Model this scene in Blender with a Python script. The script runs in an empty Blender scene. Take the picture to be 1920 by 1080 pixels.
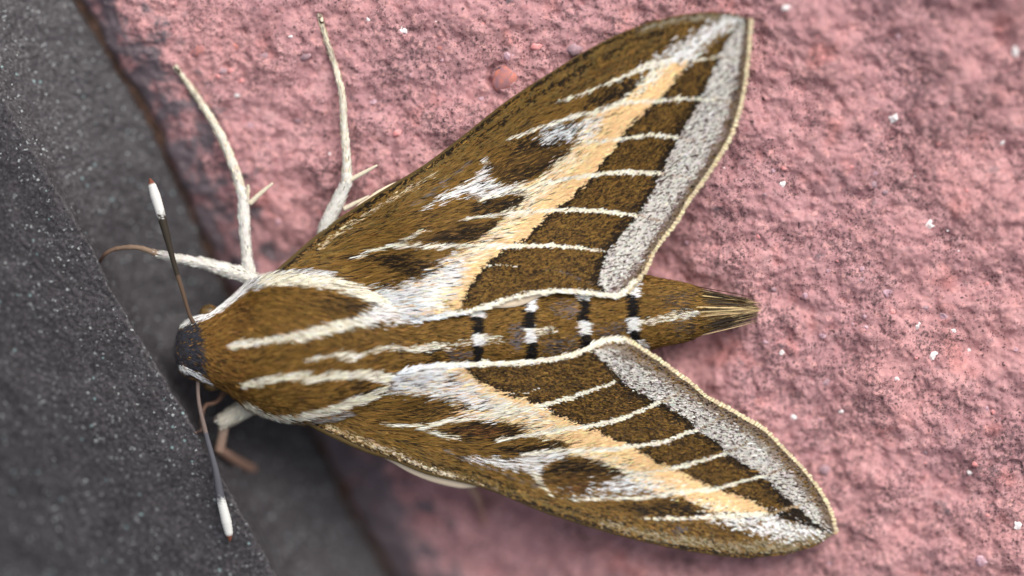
import bpy, math
import numpy as np

# ------------------------------------------------------------------ scale, camera, sky, sun
# Work in "photo pixels" of the plane in focus; 1 px there is S metres (a moth about 4 cm long).
S = 3.75e-5
D = 5400.0                      # camera height above the plane in focus, in those units
scene = bpy.context.scene
cam_d = bpy.data.cameras.new('camera')
cam = bpy.data.objects.new('camera', cam_d)
scene.collection.objects.link(cam)
cam.location = (0, 0, D * S)
cam_d.sensor_width = 36.0
cam_d.lens = 36.0 * D / 1920.0
cam_d.clip_start = 0.005
cam_d.clip_end = 10.0
cam_d.dof.use_dof = True
cam_d.dof.focus_distance = (D - 12) * S
cam_d.dof.aperture_fstop = 4.2
scene.camera = cam

SUN_DIR = np.array([0.30, 0.55, 0.78]); SUN_DIR /= np.linalg.norm(SUN_DIR)
elev = math.asin(SUN_DIR[2]); azim = math.atan2(SUN_DIR[0], SUN_DIR[1])
world = bpy.data.worlds.new('World'); scene.world = world; world.use_nodes = True
wn = world.node_tree.nodes; wl = world.node_tree.links
for n in list(wn): wn.remove(n)
sky = wn.new('ShaderNodeTexSky'); sky.sky_type = 'NISHITA'; sky.sun_disc = False
sky.sun_elevation = elev; sky.sun_rotation = azim
sky.dust_density = 6.0; sky.air_density = 1.0; sky.ozone_density = 1.0
hs = wn.new('ShaderNodeHueSaturation'); hs.inputs['Saturation'].default_value = 0.35   # overcast: greyer sky
bg = wn.new('ShaderNodeBackground'); bg.inputs['Strength'].default_value = 0.125
wo = wn.new('ShaderNodeOutputWorld')
wl.new(sky.outputs[0], hs.inputs['Color']); wl.new(hs.outputs[0], bg.inputs['Color']); wl.new(bg.outputs[0], wo.inputs['Surface'])
sd_ = bpy.data.lights.new('sun', 'SUN'); sd_.energy = 1.4; sd_.angle = math.radians(44); sd_.color = (1.0, 0.96, 0.9)
sun = bpy.data.objects.new('sun', sd_); scene.collection.objects.link(sun)
from mathutils import Vector
sun.rotation_euler = Vector(SUN_DIR).to_track_quat('Z', 'Y').to_euler()
sun.location = Vector(SUN_DIR) * 0.3
scene.view_settings.view_transform = 'Standard'; scene.view_settings.look = 'None'
scene.view_settings.gamma = 1.0; scene.view_settings.exposure = 0.30; scene.view_settings.use_curve_mapping = False
scene.render.engine = 'CYCLES'

rng = np.random.default_rng(7)

# ------------------------------------------------------------------ helpers
def lin(r, g=None, b=None):
    c = np.array([r, g, b], float) / 255.0
    return np.where(c <= 0.04045, c / 12.92, ((c + 0.055) / 1.055) ** 2.4)

def W(p):
    """photo point (x, y) at height z above the focus plane -> metres"""
    p = np.asarray(p, float); z = p[..., 2]; f = (1 - z / D) * S
    return np.stack([(p[..., 0] - 960) * f, (540 - p[..., 1]) * f, z * S], -1)

def link(o, parent=None, **props):
    scene.collection.objects.link(o)
    if parent is not None: o.parent = parent
    for k, v in props.items(): o[k] = v
    return o

def mesh(name, verts, faces, mat, parent=None, col=None, smooth=True, **props):
    """verts in metres; faces an (n,3) or (n,4) array or a list of such arrays"""
    me = bpy.data.meshes.new(name)
    verts = np.asarray(verts, np.float32)
    fl = faces if isinstance(faces, list) else [faces]
    fl = [np.asarray(f, np.int32) for f in fl if len(f)]
    loops = np.concatenate([f.ravel() for f in fl])
    sizes = np.concatenate([np.full(len(f), f.shape[1], np.int32) for f in fl])
    starts = np.concatenate([[0], np.cumsum(sizes)[:-1]]).astype(np.int32)
    me.vertices.add(len(verts)); me.vertices.foreach_set('co', verts.ravel())
    me.loops.add(len(loops)); me.loops.foreach_set('vertex_index', loops)
    me.polygons.add(len(sizes)); me.polygons.foreach_set('loop_start', starts)
    try: me.polygons.foreach_set('loop_total', sizes)
    except Exception: pass
    me.polygons.foreach_set('use_smooth', np.full(len(sizes), bool(smooth)))
    me.update(calc_edges=True)
    if col is not None:
        a = me.color_attributes.new('tint', 'FLOAT_COLOR', 'POINT')
        c = np.ones((len(verts), 4), np.float32); c[:, :3] = col
        a.data.foreach_set('color', c.ravel())
    me.validate()
    me.materials.append(mat)
    return link(bpy.data.objects.new(name, me), parent, **props)

def smooth01(x, a, b):
    t = np.clip((x - a) / (b - a), 0, 1); return t * t * (3 - 2 * t)

def gnoise(x, y, seed=0):
    """2-D gradient noise, about -1..1"""
    xi = np.floor(x).astype(np.int64); yi = np.floor(y).astype(np.int64)
    fx = x - xi; fy = y - yi
    def g(ix, iy):
        h = (ix * 374761393 + iy * 668265263 + seed * 2147483647) & 0xffffffff
        h = ((h ^ (h >> 13)) * 1274126177) & 0xffffffff
        h = h ^ (h >> 16)
        a = (h & 0xffff) / 65536.0 * 2 * np.pi
        return np.cos(a), np.sin(a)
    u = fx * fx * fx * (fx * (fx * 6 - 15) + 10); v = fy * fy * fy * (fy * (fy * 6 - 15) + 10)
    r = 0
    for dx in (0, 1):
        for dy in (0, 1):
            gx, gy = g(xi + dx, yi + dy)
            w = (u if dx else 1 - u) * (v if dy else 1 - v)
            r = r + w * (gx * (fx - dx) + gy * (fy - dy))
    return r * 1.5

def fbm(x, y, octs=4, seed=0, gain=0.5):
    r = 0; a = 1; 
    for o in range(octs):
        r = r + a * gnoise(x * 2 ** o, y * 2 ** o, seed + o); a *= gain
    return r

def seg_dist(x, y, pts, closed=False):
    """distance to a polyline, side (+ = right of travel on screen), and arclength fraction of the foot"""
    pts = np.asarray(pts, float)
    q = np.vstack([pts, pts[:1]]) if closed else pts
    L = np.linalg.norm(np.diff(q, axis=0), axis=1); cum = np.concatenate([[0], np.cumsum(L)])
    best = np.full(x.shape, 1e18); side = np.zeros(x.shape); fr = np.zeros(x.shape)
    for i in range(len(q) - 1):
        ax, ay = q[i]; bx, by = q[i + 1]; dx, dy = bx - ax, by - ay
        l2 = dx * dx + dy * dy + 1e-9
        t = np.clip(((x - ax) * dx + (y - ay) * dy) / l2, 0, 1)
        ex = x - ax - t * dx; ey = y - ay - t * dy
        d2 = ex * ex + ey * ey
        m = d2 < best
        best = np.where(m, d2, best)
        side = np.where(m, np.sign(dx * (y - ay) - dy * (x - ax)), side)
        fr = np.where(m, (cum[i] + t * L[i]) / cum[-1], fr)
    return np.sqrt(best), side, fr

def inside(x, y, pts):
    pts = np.asarray(pts, float); r = np.zeros(x.shape, bool); n = len(pts)
    for i in range(n):
        x1, y1 = pts[i]; x2, y2 = pts[(i + 1) % n]
        c = ((y1 > y) != (y2 > y))
        r ^= c & (x < (x2 - x1) * (y - y1) / (y2 - y1 + 1e-12) + x1)
    return r

def sdf(x, y, pts):
    d, _, _ = seg_dist(x, y, pts, True)
    return np.where(inside(x, y, pts), d, -d)          # positive inside

def resample(pts, n, smooth=True):
    """Catmull-Rom through pts, n points evenly by length"""
    p = np.asarray(pts, float)
    if smooth and len(p) > 2:
        q = np.vstack([2 * p[0] - p[1], p, 2 * p[-1] - p[-2]]); out = []
        for i in range(1, len(q) - 2):
            t = np.linspace(0, 1, 12, endpoint=False)[:, None]
            p0, p1, p2, p3 = q[i - 1], q[i], q[i + 1], q[i + 2]
            out.append(0.5 * (2 * p1 + (p2 - p0) * t + (2 * p0 - 5 * p1 + 4 * p2 - p3) * t ** 2 + (3 * p1 - p0 - 3 * p2 + p3) * t ** 3))
        p = np.vstack(out + [p[-1:]])
    c = np.concatenate([[0], np.cumsum(np.linalg.norm(np.diff(p[:, :2], axis=0), axis=1))])
    s = np.linspace(0, c[-1], n)
    return np.stack([np.interp(s, c, p[:, k]) for k in range(p.shape[1])], -1)

# ------------------------------------------------------------------ materials
def new_mat(name):
    m = bpy.data.materials.new(name); m.use_nodes = True
    nt = m.node_tree; return m, nt.nodes, nt.links, nt.nodes['Principled BSDF']

def px(f): return 1.0 / (f * S)            # noise scale for a feature f photo pixels wide

def tex_noise(nodes, links, co, f, detail=3, rough=0.55):
    n = nodes.new('ShaderNodeTexNoise'); n.inputs['Scale'].default_value = px(f)
    n.inputs['Detail'].default_value = detail; n.inputs['Roughness'].default_value = rough
    links.new(co, n.inputs['Vector']); return n

def ramp(nodes, links, src, stops, interp='LINEAR'):
    r = nodes.new('ShaderNodeValToRGB'); r.color_ramp.interpolation = interp
    els = r.color_ramp.elements
    while len(els) < len(stops): els.new(0.5)
    for e, (p, c) in zip(els, stops):
        e.position = p; e.color = (*c, 1) if len(c) == 3 else c
    links.new(src, r.inputs['Fac']); return r

def mix(nodes, links, fac, a, b, mode='MIX'):
    m = nodes.new('ShaderNodeMix'); m.data_type = 'RGBA'; m.blend_type = mode
    for sock, v in ((m.inputs['Factor'], fac), (m.inputs['A'], a), (m.inputs['B'], b)):
        if hasattr(v, 'links') or hasattr(v, 'is_output'): links.new(v, sock)
        elif isinstance(v, (int, float)): sock.default_value = v
        else: sock.default_value = (*v, 1)
    return m.outputs['Result']

G = lambda v: (v, v, v)

def mat_stone():
    m, n, l, b = new_mat('pink_stone')
    co = n.new('ShaderNodeTexCoord').outputs['Object']
    big = tex_noise(n, l, co, 260, 3); mid = tex_noise(n, l, co, 38, 4, 0.65); fine = tex_noise(n, l, co, 11, 3, 0.7)
    base = ramp(n, l, mid.outputs['Fac'], [(0.28, lin(164, 119, 121)), (0.5, lin(194, 144, 145)), (0.72, lin(220, 172, 171))])
    tone = ramp(n, l, big.outputs['Fac'], [(0.35, lin(160, 124, 132)), (0.62, lin(196, 146, 146))])
    c = mix(n, l, 0.4, base.outputs['Color'], tone.outputs['Color'])
    # grains of the aggregate
    v = n.new('ShaderNodeTexVoronoi'); v.inputs['Scale'].default_value = px(9); l.new(co, v.inputs['Vector'])
    sep = n.new('ShaderNodeSeparateColor'); l.new(v.outputs['Color'], sep.inputs['Color'])
    g1 = ramp(n, l, sep.outputs[0], [(0.0, G(0.0)), (0.8, G(0.0)), (1.0, G(0.55))])
    c = mix(n, l, g1.outputs['Color'], c, lin(226, 170, 164))
    g2 = ramp(n, l, sep.outputs[1], [(0.0, G(0.45)), (0.16, G(0.0)), (1.0, G(0.0))])
    c = mix(n, l, g2.outputs['Color'], c, lin(150, 96, 100))
    # rust-red patches
    rr = tex_noise(n, l, co, 95, 2); rm = ramp(n, l, rr.outputs['Fac'], [(0.6, G(0)), (0.72, G(0.3))])
    c = mix(n, l, rm.outputs['Color'], c, lin(205, 118, 104))
    # soot-dark specks, clustered
    sp = tex_noise(n, l, co, 8, 4, 0.8); cl = tex_noise(n, l, co, 120, 3, 0.6)
    add = n.new('ShaderNodeMath'); add.operation = 'MULTIPLY_ADD'
    l.new(cl.outputs['Fac'], add.inputs[0]); add.inputs[1].default_value = 0.5; l.new(sp.outputs['Fac'], add.inputs[2])
    sm = ramp(n, l, add.outputs[0], [(0.77, G(0)), (0.86, G(0.7))])
    c = mix(n, l, sm.outputs['Color'], c, lin(84, 68, 72))
    wob = tex_noise(n, l, co, 9, 3, 0.8); wv = n.new('ShaderNodeVectorMath'); wv.operation = 'MULTIPLY_ADD'
    l.new(wob.outputs['Color'], wv.inputs[0]); wv.inputs[1].default_value = (9 * S, 9 * S, 9 * S); l.new(co, wv.inputs[2])
    for fsz, key in ((5.2, 0), (8.5, 1)):                        # single dark mineral grains
        vs = n.new('ShaderNodeTexVoronoi'); vs.inputs['Scale'].default_value = px(fsz); l.new(wv.outputs[0], vs.inputs['Vector'])
        sv = n.new('ShaderNodeSeparateColor'); l.new(vs.outputs['Color'], sv.inputs['Color'])
        thr = ramp(n, l, cl.outputs['Fac'], [(0.36, G(0.05)), (0.64, G(0.5 if key == 0 else 0.2))])
        lt = n.new('ShaderNodeMath'); lt.operation = 'LESS_THAN'; l.new(sv.outputs[key], lt.inputs[0]); l.new(thr.outputs['Color'], lt.inputs[1])
        dm = ramp(n, l, vs.outputs['Distance'], [(0.2, G(0.75)), (0.45, G(0))])
        mm = n.new('ShaderNodeMath'); mm.operation = 'MULTIPLY'; l.new(lt.outputs[0], mm.inputs[0]); l.new(dm.outputs['Color'], mm.inputs[1])
        c = mix(n, l, mm.outputs[0], c, lin(64, 52, 55))
    sp2 = tex_noise(n, l, co, 15, 2, 0.5); sm2 = ramp(n, l, sp2.outputs['Fac'], [(0.69, G(0)), (0.74, G(0.85))])
    c = mix(n, l, sm2.outputs['Color'], c, lin(70, 55, 60))
    # cement smears beside the joint (attribute carries where the joint runs)
    at = n.new('ShaderNodeAttribute'); at.attribute_name = 'tint'
    sepa = n.new('ShaderNodeSeparateColor'); l.new(at.outputs['Color'], sepa.inputs['Color'])
    sn = tex_noise(n, l, co, 46, 3, 0.6)
    ad2 = n.new('ShaderNodeMath'); ad2.operation = 'MULTIPLY_ADD'
    l.new(sepa.outputs[0], ad2.inputs[0]); ad2.inputs[1].default_value = 0.42; l.new(sn.outputs['Fac'], ad2.inputs[2])
    stn = ramp(n, l, ad2.outputs[0], [(0.66, G(0)), (0.8, G(0.9))])
    c = mix(n, l, stn.outputs['Color'], c, lin(104, 98, 104))
    l.new(c, b.inputs['Base Color']); b.inputs['Roughness'].default_value = 0.85
    b.inputs['Specular IOR Level'].default_value = 0.25
    bp = n.new('ShaderNodeBump'); bp.inputs['Strength'].default_value = 0.55; bp.inputs['Distance'].default_value = 3 * S
    hb = n.new('ShaderNodeMath'); hb.operation = 'ADD'; l.new(fine.outputs['Fac'], hb.inputs[0]); l.new(sp.outputs['Fac'], hb.inputs[1])
    vg = n.new('ShaderNodeTexVoronoi'); vg.feature = 'SMOOTH_F1'; vg.inputs['Scale'].default_value = px(13); vg.inputs['Smoothness'].default_value = 0.35; l.new(co, vg.inputs['Vector'])
    hg = n.new('ShaderNodeMath'); hg.operation = 'MULTIPLY_ADD'; l.new(vg.outputs['Distance'], hg.inputs[0]); hg.inputs[1].default_value = -1.1; l.new(hb.outputs[0], hg.inputs[2])
    l.new(hg.outputs[0], bp.inputs['Height']); l.new(bp.outputs[0], b.inputs['Normal'])
    return m

def mat_grit():
    m, n, l, b = new_mat('dark_grit')
    co = n.new('ShaderNodeTexCoord').outputs['Object']
    mid = tex_noise(n, l, co, 60, 4, 0.6)
    c0 = ramp(n, l, mid.outputs['Fac'], [(0.3, lin(60, 56, 59)), (0.7, lin(84, 81, 83))])
    v = n.new('ShaderNodeTexVoronoi'); v.inputs['Scale'].default_value = px(4.0); l.new(co, v.inputs['Vector'])
    sep = n.new('ShaderNodeSeparateColor'); l.new(v.outputs['Color'], sep.inputs['Color'])
    d = ramp(n, l, sep.outputs[0], [(0.0, lin(22, 20, 22)), (0.45, lin(56, 53, 57)), (0.9, lin(80, 77, 81)), (0.975, lin(112, 113, 116)), (1.0, lin(190, 196, 196))])
    c = mix(n, l, 0.62, c0.outputs['Color'], d.outputs['Color'])
    v2 = n.new('ShaderNodeTexVoronoi'); v2.inputs['Scale'].default_value = px(13); l.new(co, v2.inputs['Vector'])
    sep2 = n.new('ShaderNodeSeparateColor'); l.new(v2.outputs['Color'], sep2.inputs['Color'])
    far = ramp(n, l, v2.outputs['Distance'], [(0.16, G(1)), (0.26, G(0))])
    rare = ramp(n, l, sep2.outputs[1], [(0.92, G(0)), (0.94, G(1))])
    both = mix(n, l, 1.0, far.outputs['Color'], rare.outputs['Color'], 'MULTIPLY')
    c = mix(n, l, both, c, lin(128, 152, 152))
    l.new(c, b.inputs['Base Color'])
    rg = ramp(n, l, sep.outputs[1], [(0.0, G(0.25)), (0.3, G(0.6)), (1.0, G(0.85))]); l.new(rg.outputs['Color'], b.inputs['Roughness'])
    b.inputs['Specular IOR Level'].default_value = 0.35
    bp = n.new('ShaderNodeBump'); bp.inputs['Strength'].default_value = 0.9; bp.inputs['Distance'].default_value = 2.5 * S
    l.new(sep.outputs[2], bp.inputs['Height'])
    l.new(bp.outputs[0], b.inputs['Normal'])
    return m

def mat_soil():
    m, n, l, b = new_mat('joint_soil')
    co = n.new('ShaderNodeTexCoord').outputs['Object']
    a = tex_noise(n, l, co, 22, 4, 0.7)
    c = ramp(n, l, a.outputs['Fac'], [(0.3, lin(48, 36, 30)), (0.55, lin(84, 62, 50)), (0.75, lin(116, 84, 68))])
    l.new(c.outputs['Color'], b.inputs['Base Color']); b.inputs['Roughness'].default_value = 0.95
    return m

def mat_tint(name, rough=0.6, spec=0.3, grain=0.0, sheen=0.0):
    m, n, l, b = new_mat(name)
    at = n.new('ShaderNodeAttribute'); at.attribute_name = 'tint'
    c = at.outputs['Color']
    if grain:
        co = n.new('ShaderNodeTexCoord').outputs['Object']
        t = tex_noise(n, l, co, 6, 3, 0.7)
        r = ramp(n, l, t.outputs['Fac'], [(0.3, G(1 - grain)), (0.6, G(1.0))])
        c = mix(n, l, 1.0, c, r.outputs['Color'], 'MULTIPLY')
        bp = n.new('ShaderNodeBump'); bp.inputs['Strength'].default_value = 0.5; bp.inputs['Distance'].default_value = 1.2 * S
        l.new(t.outputs['Fac'], bp.inputs['Height']); l.new(bp.outputs[0], b.inputs['Normal'])
    l.new(c, b.inputs['Base Color'])
    b.inputs['Roughness'].default_value = rough; b.inputs['Specular IOR Level'].default_value = spec
    b.inputs['Sheen Weight'].default_value = sheen
    return m

def mat_pebble(name, c1, c2, rough):
    m, n, l, b = new_mat(name)
    co = n.new('ShaderNodeTexCoord').outputs['Object']
    a = tex_noise(n, l, co, 0.7, 4, 0.65)
    c = ramp(n, l, a.outputs['Fac'], [(0.38, c1), (0.62, c2)])
    l.new(c.outputs['Color'], b.inputs['Base Color']); b.inputs['Roughness'].default_value = rough
    b.inputs['Specular IOR Level'].default_value = 0.3
    bp = n.new('ShaderNodeBump'); bp.inputs['Strength'].default_value = 0.5; bp.inputs['Distance'].default_value = 0.25 * S
    l.new(a.outputs['Fac'], bp.inputs['Height']); l.new(bp.outputs[0], b.inputs['Normal'])
    return m

def mat_eye():
    m, n, l, b = new_mat('eye_gloss')
    co = n.new('ShaderNodeTexCoord').outputs['Object']
    a = tex_noise(n, l, co, 10, 2)
    c = ramp(n, l, a.outputs['Fac'], [(0.35, lin(74, 56, 30)), (0.65, lin(112, 88, 48))])
    l.new(c.outputs['Color'], b.inputs['Base Color']); b.inputs['Roughness'].default_value = 0.35
    return m

M_STONE, M_GRIT, M_SOIL = mat_stone(), mat_grit(), mat_soil()
M_HAIR = mat_tint('moth_hair', 0.6, 0.18)
M_SKIN = mat_tint('moth_cuticle', 0.75, 0.2)
M_LEG = mat_tint('leg_scales', 0.7, 0.2, 0.2)
M_EYE = mat_eye()

# ------------------------------------------------------------------ the setting
RIDGE = [(-420, -600), (-130, -70), (0, 170), (33, 235), (67, 290), (110, 360), (150, 427), (185, 493), (217, 560), (285, 670), (325, 740),
         (360, 795), (400, 870), (460, 973), (519, 1080), (580, 1190), (830, 1640)]
JOINT = [(-160, -600), (90, -120), (150, 0), (200, 82), (250, 160), (300, 250), (340, 340), (380, 430), (410, 500), (480, 620), (560, 750),
         (605, 830), (662, 946), (740, 1080), (800, 1190), (1050, 1640)]

def plane_z(x, y):
    d = (x - 700) * 0.563 + (30 - y) * 0.826
    dn = np.minimum(0, d + 150)
    dp = np.clip(d - 250, 0, 600)
    return 0.15 * np.minimum(d, 900) - 0.00026 * dn * dn + 0.00016 * dp * dp

def joint_side(x, y):
    d, s, _ = seg_dist(x, y, JOINT)
    return -s * d               # positive on the pink side (left of travel on screen is + x here)

def blob(x, y, cx, cy, r, a, sx=1.0, sy=1.0):
    return a * np.exp(-(((x - cx) / sx) ** 2 + ((y - cy) / sy) ** 2) / (2 * r * r))

def stone_z(x, y, fine=True):
    z = plane_z(x, y)
    j = joint_side(x, y) + 9 * gnoise(x / 55, y / 55, 90)
    z = z + 17 * fbm(x / 230, y / 230, 2, 3) * smooth01(j, 0, 150)
    n2 = fbm(x / 85, y / 85, 3, 11); z = z + 10.5 * n2 + 6 * (0.4 - np.abs(fbm(x / 48, y / 48, 2, 17)))
    rid = 1 - np.abs(fbm(x / 120, y / 120, 3, 23)); z = z + 10 * (rid - 0.7)
    # hollows beside the wings, and room for the moth
    z = z + blob(x, y, 1275, 640, 75, -42, 1.2, 0.9) + blob(x, y, 1235, 500, 40, -22) + blob(x, y, 1330, 405, 45, -14)
    z = z + blob(x, y, 1480, 800, 70, -20) + blob(x, y, 1570, 930, 60, -16) + blob(x, y, 1100, 380, 130, -30)
    z = z + blob(x, y, 1300, 170, 90, -22) + blob(x, y, 700, 640, 150, -20) + blob(x, y, 1040, 80, 60, 6)
    if fine:
        z = z + 2.6 * fbm(x / 24, y / 24, 3, 41, 0.6) + 1.5 * gnoise(x / 7.5, y / 7.5, 51) + 0.9 * gnoise(x / 4.5, y / 4.5, 57)
        p = gnoise(x / 34, y / 34, 61); z = z - 5.0 * smooth01(p, 0.45, 0.8)
        q = gnoise(x / 15, y / 15, 67); z = z + 3.0 * smooth01(q, 0.35, 0.75) - 2.6 * smooth01(-q, 0.45, 0.8)
    rr_ = np.hypot(x - 943, y - 146); aa_ = np.arctan2(146 - y, x - 943)
    z = z - 13 * np.exp(-((rr_ - 27) / 4.5) ** 2) * smooth01(np.cos(aa_ - 2.5), .1, .7)
    # broken arris at the joint
    z = z - 24 * (1 - smooth01(j, 0, 70)) ** 2 - 130 * (1 - smooth01(j, -34, 10))
    return z

def grid(xs, ys):
    X, Y = np.meshgrid(xs, ys); nx, ny = len(xs), len(ys)
    i = np.arange(nx * ny).reshape(ny, nx)
    f = np.stack([i[:-1, :-1], i[1:, :-1], i[1:, 1:], i[:-1, 1:]], -1).reshape(-1, 4)
    return X, Y, i, f

def skirt(i, base):
    """side walls down from the rim of a grid; returns rim indices and faces using verts appended at base"""
    rim = np.concatenate([i[0, :-1], i[:-1, -1], i[-1, :0:-1], i[:0:-1, 0]])
    k = np.arange(len(rim)); kn = np.roll(k, -1)
    return rim, np.stack([rim, np.roll(rim, -1), base + kn, base + k], -1)

def make_stone():
    a = np.concatenate([np.linspace(-160, 80, 40, endpoint=False), np.arange(80, 1960, 2.7), np.linspace(1960, 2600, 60)])
    c = np.concatenate([np.linspace(-560, -30, 50, endpoint=False), np.arange(-30, 1110, 2.7), np.linspace(1110, 1620, 50)])
    X, Y, i, f = grid(a, c)
    Z = stone_z(X, Y)
    # drop what lies far under the dark block
    js = joint_side(X, Y)
    keep = js.reshape(-1)[f].max(1) > -70
    j = np.clip(1 - (js - 5) / 190, 0, 1) * (js > -60)
    lower = smooth01(Y, 250, 900)
    stain = np.stack([j * (0.75 + 0.25 * lower)] * 3, -1).reshape(-1, 3)
    P = np.stack([X, Y, Z], -1).reshape(-1, 3)
    rim, sf = skirt(i, len(P))
    low = P[rim].copy(); low[:, 2] -= 420
    P2 = np.vstack([P, low]); st = np.vstack([stain, np.zeros((len(rim), 3))])
    return mesh('stone_ground', W(P2), [f[keep], sf], M_STONE, None, st, True, kind='structure',
                label='rough pink gritty stone surface the moth rests on')

def ridge_side(x, y):
    d, s, _ = seg_dist(x, y, RIDGE); return -s * d

def joint_z(x, y):
    return plane_z(x, y) - 26

def slab_z(x, y, fine=True):
    t = ridge_side(x, y) + 3.0 * gnoise(x / 40, y / 40, 70) + 1.5 * gnoise(x / 14, y / 14, 71)
    j = joint_side(x, y)
    tj = np.maximum(-j, 0)                      # distance left to the joint
    u = np.clip(t / np.maximum(t + tj, 1e-3), 0, 1)
    zr = 6 - 30 * smooth01(y, 700, 1100) + 10 * smooth01(y, 500, 0)
    drop = 92 * smooth01(y, 230, 560)
    zj = joint_z(x, y) - 4
    step = drop * (1 - np.exp(-np.maximum(t, 0) / 9.0))
    right = zr - step + (zj - zr + drop) * u ** 0.9
    left = zr + 0.26 * np.minimum(t, 0) - 0.0002 * np.minimum(t, 0) ** 2
    z = np.where(t > 0, right, left)
    z = z - 3.0 * np.exp(-np.abs(t) / 7)        # softened arris
    z = z + 5 * fbm(x / 110, y / 110, 2, 80) * smooth01(np.abs(t), 0, 60)
    if fine:
        z = z + 1.7 * gnoise(x / 9, y / 9, 83) + 1.3 * gnoise(x / 5, y / 5, 84) + 1.6 * fbm(x / 30, y / 30, 2, 85)
    z = z - 130 * smooth01(j + 5 * gnoise(x / 26, y / 26, 86), -16, 8)
    return z

def make_slab():
    a = np.concatenate([np.linspace(-560, -30, 50, endpoint=False), np.arange(-30, 800, 2.6), np.linspace(800, 1080, 40)])
    c = np.concatenate([np.linspace(-560, -30, 50, endpoint=False), np.arange(-30, 1110, 2.6), np.linspace(1110, 1620, 50)])
    X, Y, i, f = grid(a, c)
    Z = slab_z(X, Y)
    keep = joint_side(X, Y).reshape(-1)[f].min(1) < 22
    P = np.stack([X, Y, Z], -1).reshape(-1, 3)
    rim, sf = skirt(i, len(P))
    ok = joint_side(P[rim][:, 0], P[rim][:, 1]) < 20
    low = P[rim].copy(); low[:, 2] -= 420
    return mesh('dark_block', W(np.vstack([P, low])), [f[keep], sf[ok]], M_GRIT, None, None, True,
                label='dark grey gritty block with a long ridge in front of the moth head', category='block')

def make_soil():
    c = np.linspace(-560, 1620, 420)
    ln = resample(JOINT, 420, True)
    off = np.linspace(-48, 48, 22)
    tg = np.gradient(ln, axis=0); tg /= np.linalg.norm(tg, axis=1)[:, None]
    nrm = np.stack([-tg[:, 1], tg[:, 0]], -1)
    P = ln[:, None, :] + nrm[:, None, :] * off[None, :, None]
    X, Y = P[..., 0], P[..., 1]
    Z = joint_z(X, Y) - 16 + 5 * fbm(X / 30, Y / 30, 3, 99)
    V = np.stack([X, Y, Z], -1).reshape(-1, 3)
    i = np.arange(len(V)).reshape(420, 22)
    f = np.stack([i[:-1, :-1], i[1:, :-1], i[1:, 1:], i[:-1, 1:]], -1).reshape(-1, 4)
    return mesh('joint_soil', W(V), f, M_SOIL, None, None, True, kind='structure', label='rusty brown soil packed in the joint beside the pink stone')

stone = make_stone()
slab = make_slab()
soil = make_soil()

# pebbles and crystals set into the pink stone
def ico():
    import bmesh
    bm = bmesh.new(); bmesh.ops.create_icosphere(bm, subdivisions=2, radius=1.0)
    v = np.array([w.co[:] for w in bm.verts]); f = np.array([[q.index for q in p.verts] for p in bm.faces]); bm.free()
    return v, f
ICO_V, ICO_F = ico()
PEB = {
    'white': mat_pebble('white_quartz', lin(222, 214, 214), lin(245, 240, 238), 0.4),
    'mauve': mat_pebble('mauve_quartz', lin(176, 138, 152), lin(206, 172, 180), 0.4),
    'rust': mat_pebble('rust_pebble', lin(150, 112, 120), lin(206, 128, 110), 0.7),
    'grey': mat_pebble('grey_pebble', lin(150, 124, 132), lin(184, 150, 156), 0.6),
    'pink': mat_pebble('pink_pebble', lin(206, 128, 130), lin(232, 168, 164), 0.7),
}
peb_meshes = {}
for kname, mt in PEB.items():
    for k in range(4):
        v = ICO_V * (1 + 0.16 * rng.standard_normal((len(ICO_V), 1)).clip(-1.6, 1.6)) * (1, 0.72, 0.55)
        v += 0.08 * np.sin(ICO_V[:, [1, 2, 0]] * 5 + k)
        me = bpy.data.meshes.new('pebble')
        me.from_pydata((v * S).tolist(), [], ICO_F.tolist()); me.materials.append(mt)
        me.polygons.foreach_set('use_smooth', np.full(len(me.polygons), kname in ('rust', 'pink', 'grey')))
        me.update(); peb_meshes[kname, k] = me
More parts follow.
